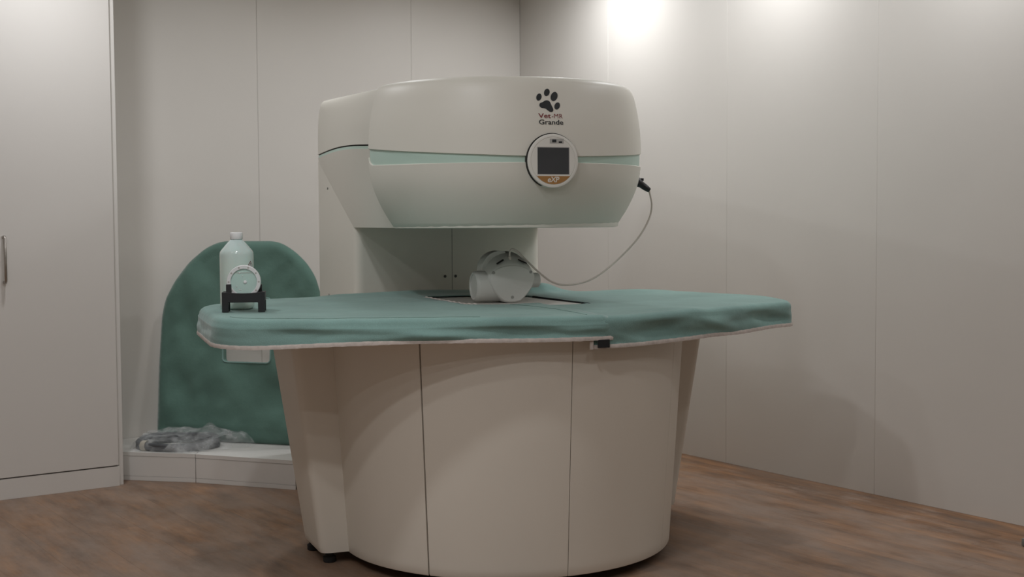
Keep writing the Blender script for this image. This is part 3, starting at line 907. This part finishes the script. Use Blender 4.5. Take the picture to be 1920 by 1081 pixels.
for x, z in ((-0.068, 0.106), (0.068, 0.106), (0.0, 0.020)):
    loft('screw', [[C(x + r * math.cos(2 * PI * k / 16), v, z + r * math.sin(2 * PI * k / 16)) for k in range(16)] for v, r in ((0.022, 0.0052), (0.0255, 0.0052), (0.026, 0.0035))], 'screw_light', coil)
# slots on the sloping top
for sgn in (-1, 1):
    a = Vector((sgn * 0.050, 0, 0)); 
    sl = [(sgn * 0.054, 0.1345), (sgn * 0.028, 0.1475), (sgn * 0.028, 0.1510), (sgn * 0.054, 0.1380)]
    rings = [[C(x, 0.0195 - (z - 0.1300) * 0.62 + dv, z) for x, z in sl] for dv in (-0.004, 0.0075)]
    loft('slot', rings, 'dark', coil, sharp=30)
# side tube with rounded end
def xtube(name, prof, cz, cv, mat, sz=1.0, n=36):
    loft(name, [[C(x, cv + r * math.cos(2 * PI * k / n), cz + r * sz * math.sin(2 * PI * k / n)) for k in range(n)] for x, r in prof], mat, coil, sharp=50)
xtube('side_tube', [(0.0, 0.054), (-0.075, 0.054), (-0.112, 0.053), (-0.120, 0.051), (-0.124, 0.046), (-0.123, 0.042), (-0.119, 0.041), (-0.118, 0.03)], 0.058, -0.035, 'coil')
xtube('side_stub', [(0.0, 0.026), (0.118, 0.026), (0.123, 0.024), (0.125, 0.020)], 0.074, -0.05, 'coil')
# arch linking the tube with the body
arch = []
for k in range(15):
    a = rad(95 + 75 * k / 14); cx_, cz_ = 0.0, 0.085; R_ = 0.094 + 0.012 * math.sin(PI * k / 14)
    arch.append([C(cx_ + R_ * math.cos(a), -0.028, cz_ + R_ * math.sin(a) * 0.99), C(cx_ + R_ * math.cos(a), -0.088, cz_ + R_ * math.sin(a) * 0.99), C(cx_ + (R_ - 0.02) * math.cos(a), -0.088, cz_ + (R_ - 0.02) * math.sin(a)), C(cx_ + (R_ - 0.02) * math.cos(a), -0.028, cz_ + (R_ - 0.02) * math.sin(a))])
loft('arch_guard', arch, 'coil', coil, sharp=40)
# cable from coil to the head connector (points in scanner axes)
def cs(u, v, z): return (u - 0.0, -(v + 0.02), z - (TZ + 0.0015))
cab = [(-0.0016, -0.020, 0.9600), (-0.0014, -0.0163, 0.9950), (0.0074, -0.0133, 1.0050), (0.0265, -0.012, 0.9952), (0.0543, -0.013, 0.969), (0.1014, -0.0074, 0.9237), (0.1489, -0.0016, 0.8893), (0.2002, 0.0055, 0.8773), (0.2752, 0.0102, 0.8891), (0.3365, 0.0101, 0.9199), (0.4113, 0.0041, 0.9754), (0.4772, 0.0057, 1.0412), (0.5158, 0.0084, 1.1039), (0.5270, 0.0121, 1.1553), (0.5133, 0.0181, 1.2103)]
tube('cable', [cs(*p) for p in spline(cab, 10)], 0.0034, 'cable', coil, 8)
tube('cable_sleeve', [cs(*p) for p in spline([(0.003, -0.020, 0.945), (0.000, -0.018, 0.965), (-0.003, -0.017, 0.98)], 6)], 0.005, 'cable', coil, 8)
pl0 = Vector((0.462, 0.0, 1.249)); pl1 = Vector((0.5145, 0.0185, 1.209))
ax = (pl1 - pl0)
plug = [(0.0, 0.017), (0.30, 0.017), (0.31, 0.0145), (0.42, 0.0145), (0.45, 0.0125), (0.75, 0.0115), (1.0, 0.0085), (1.02, 0.006)]
tube('connector', [cs(*(pl0 + ax * f)) for f, r in plug], 0.01, 'black', coil, 14, radii=[r for f, r in plug])
pv = pl0 + ax * 0.36 + Vector((0.008, 0, 0.013))
o = box('connector_latch', cs(*pv), (0.014, 0.012, 0.010), 'black', coil, 0, 0.0015, 1)

# ================================================================== BOTTLE
def lathe(name, prof, mat, parent, n=40, sharp=50, caps=True):
    return loft(name, [[(r * math.cos(2 * PI * k / n), r * math.sin(2 * PI * k / n), z) for k in range(n)] for r, z in prof], mat, parent, True, caps, True, sharp)
CZT = TZ + 0.0092
bot = empty('plastic_bottle', (-0.882, 4.075, CZT), rad(21))
tag(bot, 'milky plastic bottle of pale mint liquid with white screw cap', 'bottle')
lathe('bottle_body', [(0.040, 0.0), (0.048, 0.001), (0.0525, 0.006), (0.0535, 0.015), (0.0535, 0.172), (0.0525, 0.180), (0.049, 0.187), (0.028, 0.212), (0.021, 0.219), (0.0175, 0.222), (0.0175, 0.228)], 'bottle', bot)
n = 60
rings = []
for r, z in ((0.0195, 0.2225), (0.0200, 0.2235), (0.0200, 0.241), (0.0190, 0.2435), (0.016, 0.2445)):
    rings.append([((r + (0.0004 if k % 2 and 0.2235 <= z <= 0.241 else 0)) * math.cos(2 * PI * k / n), (r + (0.0004 if k % 2 and 0.2235 <= z <= 0.241 else 0)) * math.sin(2 * PI * k / n), z) for k in range(n)])
loft('screw_cap', rings, 'cap', bot, sharp=50)
def on_bottle(x, z, off=0.0004):
    a = -PI / 2 + x / 0.0535; r = 0.0535 + off
    return (r * math.cos(a), r * math.sin(a), z)
def bdecal(name, pts, mat, off):
    bm = bmesh.new(); bm.faces.new([bm.verts.new(on_bottle(x, z, off)) for x, z in pts])
    return bm_obj(name, bm, mat, bot)
hx, hz_ = 0.041, 0.141
st = bdecal('hazard_label', [(hx - 0.0105, hz_), (hx, hz_ - 0.0125), (hx + 0.0105, hz_), (hx, hz_ + 0.0125)], 'print_red', 0.0006)
bdecal('hazard_label_field', [(hx - 0.008, hz_), (hx, hz_ - 0.0097), (hx + 0.008, hz_), (hx, hz_ + 0.0097)], 'sticker', 0.0010)
bdecal('exclamation_mark', [(hx - 0.0016, hz_ + 0.006), (hx - 0.0008, hz_ - 0.001), (hx + 0.0008, hz_ - 0.001), (hx + 0.0016, hz_ + 0.006)], 'print_black', 0.0014)
bdecal('exclamation_mark', [(hx - 0.0013, hz_ - 0.0025), (hx - 0.0013, hz_ - 0.005), (hx + 0.0013, hz_ - 0.005), (hx + 0.0013, hz_ - 0.0025)], 'print_black', 0.0014)

# ================================================================== PHANTOM AND STAND
stand = empty('phantom_stand', (-0.828, 3.915, CZT), rad(8))
tag(stand, 'black two legged plastic stand in front of the bottle', 'stand')
sw = 0.065
prof = [(-sw, 0.0), (-sw + 0.020, 0.0), (-sw + 0.020, 0.030), (sw - 0.021, 0.030), (sw - 0.021, 0.0), (sw, 0.0), (sw, 0.062)]
for k in range(13):
    x = 0.052 - 0.104 * k / 12; prof.append((x, 0.062 - 0.004 * (1 - (x / 0.052) ** 2)))
prof.append((-sw, 0.062))
def extr(name, pts, y0, y1, mat, par, bev=0.0012):
    bm = bmesh.new()
    f = bm.faces.new([bm.verts.new((x, y0, z)) for x, z in pts])
    r = bmesh.ops.extrude_face_region(bm, geom=[f])
    for g in r['geom']:
        if isinstance(g, bmesh.types.BMVert): g.co.y = y1
    bmesh.ops.recalc_face_normals(bm, faces=bm.faces[:])
    if bev: bmesh.ops.bevel(bm, geom=[e for e in bm.edges if e.is_manifold and e.calc_face_angle() > 0.5], offset=bev, segments=1, affect='EDGES')
    return bm_obj(name, bm, mat, par, True, 35)
extr('front_frame', prof, -0.012, 0.0, 'black', stand)
extr('rear_frame', prof, 0.045, 0.057, 'black', stand)
for sx in (-sw + 0.006, sw - 0.006): box('side_bar', (sx, 0.0225, 0.048), (0.012, 0.045, 0.026), 'black', stand)
box('post', (-0.044, -0.004, 0.071), (0.016, 0.012, 0.030), 'black', stand, 0, 0.001, 1)
box('post', (0.048, 0.045, 0.070), (0.012, 0.010, 0.026), 'black', stand, 0, 0.001, 1)
ph = empty('test_phantom', (-0.8315, 3.940, CZT + 0.092), rad(8))
tag(ph, 'round liquid filled disc with white bolted rim held in the black stand', 'phantom')
n = 56
def yring(name, prof, mat, par, cap=False, nn=n):
    return loft(name, [[(r * math.cos(2 * PI * k / nn), y, r * math.sin(2 * PI * k / nn)) for k in range(nn)] for r, y in prof], mat, par, True, cap, True, 40)
yring('rim', [(0.0400, 0.0), (0.0400, -0.006), (0.041, -0.007), (0.0505, -0.007), (0.0517, -0.0055), (0.0517, 0.012), (0.050, 0.014), (0.040, 0.014), (0.040, 0.0)], 'ring', ph)
fl_ = yring('fluid_disc', [(0.0402, -0.003), (0.0402, 0.012)], 'fluid', ph, True)
for k in range(10):
    a = rad(90 + 18 + 36 * k)
    lb = loft('rim_screw', [[(0.0458 * math.cos(a) + r * math.cos(2 * PI * j / 12), y, 0.0458 * math.sin(a) + r * math.sin(2 * PI * j / 12)) for j in range(12)] for y, r in ((-0.006, 0.0030), (-0.0073, 0.0030))], 'dot', ph)
def ball(name, x, y, z, r, mat, par):
    bm = bmesh.new(); bmesh.ops.create_uvsphere(bm, u_segments=14, v_segments=8, radius=r)
    for v in bm.verts: v.co.y *= 0.5
    o = bm_obj(name, bm, mat, par, True); o.location = (x, y, z); return o
ball('filler_plug', 0.004, -0.0035, -0.001, 0.0055, 'ring', ph)
for x, z, r in ((-0.012, 0.027, 0.0022), (-0.004, 0.018, 0.0016), (0.001, 0.011, 0.0012), (0.006, 0.008, 0.001), (-0.022, -0.014, 0.0019), (-0.014, -0.024, 0.0015), (-0.009, -0.025, 0.0014), (0.016, 0.009, 0.0008)):
    ball('bubble', x, -0.0035, z, r, 'sticker', ph)
seg = [(0.036 * math.cos(a), 0.036 * math.sin(a)) for a in [rad(48 + 84 * k / 16) for k in range(17)]]
disc_poly('air_pocket_line', [(-0.026, 0.0272), (0.026, 0.0272), (0.025, 0.0288), (-0.025, 0.0288)], -0.0025, -0.0036, 'dot', ph)

# ================================================================== CABINET
cabd, cabt = 2.3745, 0.442          # right end and front, room axes
cabinet = empty('storage_cabinet', tuple(room(cabd + 0.519, cabt / 2)), RHO)
tag(cabinet, 'tall white laminate storage cabinet with nickel bar handle', 'cabinet')
# local axes: +x along back wall to the right, -y to the room; width 0.96
CW, CH = 1.00, 2.30
fy = -cabt / 2
box('side_panel', (CW / 2 + 0.0095, 0.008, CH / 2), (0.019, cabt - 0.018, CH), 'cab', cabinet, 0, 0.0006, 1)
box('side_panel', (-CW / 2 - 0.0095, 0.008, CH / 2), (0.019, cabt - 0.018, CH), 'cab', cabinet, 0, 0.0006, 1)
box('carcass', (0, 0.014, CH / 2), (CW - 0.001, cabt - 0.060, CH - 0.01), 'dark', cabinet)
box('plinth', (0, fy + 0.011, 0.0415), (CW - 0.003, 0.018, 0.083), 'cab', cabinet, 0, 0.0006, 1)
for sx in (-1, 1):
    dr = box('door', (sx * (CW / 4 - 0.002), fy + 0.010, 0.088 + (CH - 0.092) / 2), (CW / 2 - 0.0065, 0.019, CH - 0.092), 'cab', cabinet, 0, 0.0008, 1)
    hx_ = -sx * (0.443 - CW / 4); hc = 0.962 - (0.088 + (CH - 0.092) / 2)
    hp_ = [(hx_, -0.0095, hc + 0.090), (hx_, -0.030, hc + 0.090), (hx_, -0.036, hc + 0.084), (hx_, -0.036, hc - 0.084), (hx_, -0.030, hc - 0.090), (hx_, -0.0095, hc - 0.090)]
    tube('handle', hp_, 0.006, 'steel', dr, 12)
box('top_panel', (0, 0.008, CH + 0.009), (CW + 0.038, cabt - 0.018, 0.018), 'cab', cabinet)

# ================================================================== BENCH (boxed-in duct), two sections
def bench(label, A, B, Ab, Bb, h=0.122):
    """A,B front corners, Ab,Bb back corners (world xy)"""
    org = Vector((A[0], A[1], 0)); ang = math.atan2(B[1] - A[1], B[0] - A[0])
    r = empty('bench_box', tuple(org), ang); tag(r, label, 'bench', 'low white bench boxes along the back wall')
    inv = Matrix.Rotation(-ang, 2)
    q = [inv @ (Vector(p) - Vector(A)) for p in (A, B, Bb, Ab)]
    L = q[1].x
    # lid
    lid = [q[0] + Vector((0.0008, 0.0)), q[1] + Vector((-0.0008, 0.0)), q[2], q[3]]
    loft('lid', [[(p.x, p.y, z) for p in lid] for z in (h - 0.016, h - 0.0008, h)], 'bench', r, sharp=30)
    body = [q[0] + Vector((0.002, 0.004)), q[1] + Vector((-0.002, 0.004)), q[2] + Vector((-0.002, -0.002)), q[3] + Vector((0.002, -0.002))]
    loft('carcass', [[(p.x, p.y, z) for p in body] for z in (0.0, h - 0.016)], 'dark', r, sharp=30)
    box('front_panel', (L / 2, 0.004, (0.019 + h - 0.0172) / 2), (L - 0.002, 0.006, h - 0.0172 - 0.019), 'bench', r, 0, 0.0005, 1)
    box('skirting', (L / 2, 0.004, 0.009), (L - 0.002, 0.0066, 0.018), 'bench', r, 0, 0.0005, 1)
    return r
def wall_pt(x):
    s = (KX - x) / math.cos(RHO); p = room(s, 0.004); return (p.x, p.y)
bench('low white bench section under the bagged cable, beside the cabinet', (-1.713, 5.4365), (-1.3515, 5.363), wall_pt(-1.889), wall_pt(-1.3515))
bench('low white bench section under the leaning cover, behind the scanner', (-1.351, 5.363), (-0.898, 5.200), wall_pt(-1.351), wall_pt(-0.898))

# ================================================================== STORED COVER LEANING AGAINST THE WALL
A0 = Vector((-1.625, 5.765, 0.124)); Bdir = Vector((0.953, -0.303, 0)).normalized(); 
lean = rad(6); Nb = Vector((-Bdir.y, Bdir.x, 0))
Up = (Vector((0, 0, 1)) * math.cos(lean) + Nb * math.sin(lean)).normalized()
Nf = Up.cross(Bdir).normalized()
if Nf.y > 0: Nf = -Nf
sc_ = 0.00241
def cp(x, y):
    b_ = (831 - y) * sc_; a = (x - 290) * sc_ / 0.955 * (1 + 0.02 * (831 - y) / 374) - 0.036 * (831 - y) / 374
    return (a, b_)
outc = [(290, 831), (293, 700), (299, 600), (306, 568), (325, 533), (354, 497), (385, 472), (405, 462), (424, 457), (521, 457), (538, 462), (562, 477), (583, 497), (600, 522), (612, 560), (618, 640), (622, 831)]
po = fillet([cp(*p) for p in outc], 0.03, 4); po[0] = Vector(cp(290, 831)); 
po = resample(po, 0.016)
ph_ = resample(fillet([cp(*p) for p in ((424, 566), (522, 563), (524, 683), (428, 683))], 0.02, 5), 0.014)
if sum(po[i - 1].cross(po[i]) for i in range(len(po))) < 0: po.reverse()
V2, F = cdt_fill(po, [ph_], 0.020)
stc = empty('stored_table_cover', tuple(A0)); tag(stc, 'dark green padded cover leaning upright against the wall with a cut out opening', 'cover')
bnd_all = po + ph_
def relief(p):
    d = min_dist(p, po); e = min(1, d / 0.05)
    a = p.x; b_ = p.y
    h = 0.022 * math.sin(min(1, d / 0.04) * PI / 2)
    h += e * (0.020 * nz(a * 3.5 + b_ * 2.0, b_ * 2.6 - a * 1.2, 4.0) + 0.014 * nz(a * 8 + b_ * 6, b_ * 4 - a * 7, 9.0) + 0.007 * nz(a * 16 - b_ * 5, b_ * 14, 2.0))
    # sagging diagonal folds below the opening
    g = (a - 0.50) * 0.55 + (b_ - 0.30) * 0.83
    h += e * 0.006 * math.sin(g * 26 + 5 * nz(a * 2.3, b_ * 2.3, 1)) * math.exp(-((b_ - 0.22) / 0.22) ** 2)
    h -= 0.006 * math.exp(-((d - 0.045) / 0.006) ** 2)
    return h
bm = bmesh.new()
front = [bm.verts.new(Bdir * p.x + Up * p.y + Nf * relief(p)) for p in V2]
for f in F:
    try: bm.faces.new([front[i] for i in f])
    except ValueError: pass
r_ = bmesh.ops.extrude_face_region(bm, geom=bm.faces[:])
newv = [g for g in r_['geom'] if isinstance(g, bmesh.types.BMVert)]
for v in newv: # back side flat
    d_ = v.co.dot(Nf); v.co -= Nf * (d_ + 0.012)
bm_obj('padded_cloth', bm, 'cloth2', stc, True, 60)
m_ = len(ph_)
tube('opening_piping', [Bdir * p.x + Up * p.y + Nf * (relief(p) + 0.001) for p in ph_], 0.0035, 'cloth', stc, 6, True)

# ================================================================== BAGGED CABLE
bx_, by_, bz_ = -1.470, 5.535, 0.122
bag = empty('bagged_cable', (bx_, by_, bz_), rad(-6)); tag(bag, 'coil of dark grey cable in a clear plastic bag on the bench', 'cable')
pts = []
turns = 7
for k in range(turns * 40 + 1):
    a = 2 * PI * k / 40; tn = k / 40
    rr = 0.175 - 0.0065 * (tn % 3) + 0.004 * math.sin(a * 2 + tn)
    z = 0.0105 + 0.0075 * (tn / turns) * 3.0 + 0.004 * math.sin(a * 3 + tn * 2) * (tn / turns)
    sq = 0.70
    pts.append((rr * math.cos(a), rr * sq * math.sin(a), z + 0.010 * math.sin(a) * (tn / turns)))
tube('cable_loops', pts, 0.0105, 'graycable', bag, 8)
a = rad(232); rr = 0.172
tr_ = []
for k in range(17):
    b_ = 2 * PI * k / 16
    tr_.append([( (rr + 0.022 * math.cos(b_)) * math.cos(a) + s_ * 0.011, (rr + 0.022 * math.cos(b_)) * math.sin(a) * 0.72, max(0.0005, 0.022 + 0.024 * math.sin(b_))) for s_ in (-1, 1)])
loft('beige_tie', tr_, 'tie', bag, False, False, True, 60, thick=0.001)
# draped film
bm = bmesh.new(); nr, nc = 16, 72; rings = []
for i in range(nr + 1):
    f = i / nr; ring = []
    for k in range(nc):
        a = 2 * PI * k / nc
        ext = 0.205 + 0.012 * math.sin(5 * a + 1) + 0.010 * nz(math.cos(a) * 3, math.sin(a) * 3, 5)
        lobe = max(0, math.cos(a - rad(28))) ** 3 * 0.14
        R_ = f * (ext + lobe)
        x = R_ * math.cos(a); y = R_ * 0.72 * math.sin(a)
        y = min(y, 0.110)
        base = 0.050 + 0.020 * math.sin(a) * f
        prof_ = base * (1 if f < 0.80 else max(0.0, 1 - ((f - 0.80) / 0.20) ** 2)) + 0.003
        if f > 0.75 and lobe > 0.05: prof_ = max(prof_, 0.038 * (1 - (f - 0.75) / 0.3))
        z = prof_ + (0.012 * nz(x * 16, y * 16, 2.0) + 0.008 * nz(x * 40, y * 40, 6.0)) * min(1, prof_ / 0.02)
        z += 0.040 * math.exp(-((x - 0.115) / 0.03) ** 2 - ((y - 0.085) / 0.03) ** 2)
        ring.append(bm.verts.new((x, y, max(0.0012, z))))
    rings.append(ring)
for i in range(nr):
    for k in range(nc):
        try: bm.faces.new([rings[i][k], rings[i][(k + 1) % nc], rings[i + 1][(k + 1) % nc], rings[i + 1][k]])
        except ValueError: pass
bmesh.ops.remove_doubles(bm, verts=bm.verts[:], dist=1e-5)
bm_obj('clear_bag', bm, 'film', bag, True)

# ================================================================== SMALL FLOOR ITEM AT THE RIGHT
g = room(0.232, 3.30)
gp = empty('grey_block', tuple(g), RHO); tag(gp, 'small grey plastic block on the floor beside the right wall', 'block')  # plain grey plastic block, its use is not known
box('block_body', (0, 0, 0.014), (0.05, 0.09, 0.028), 'plug_grey', gp, 0, 0.006, 2)
box('block_cap', (0, 0, 0.030), (0.036, 0.070, 0.004), 'plug_grey', gp, 0, 0.0015, 1)
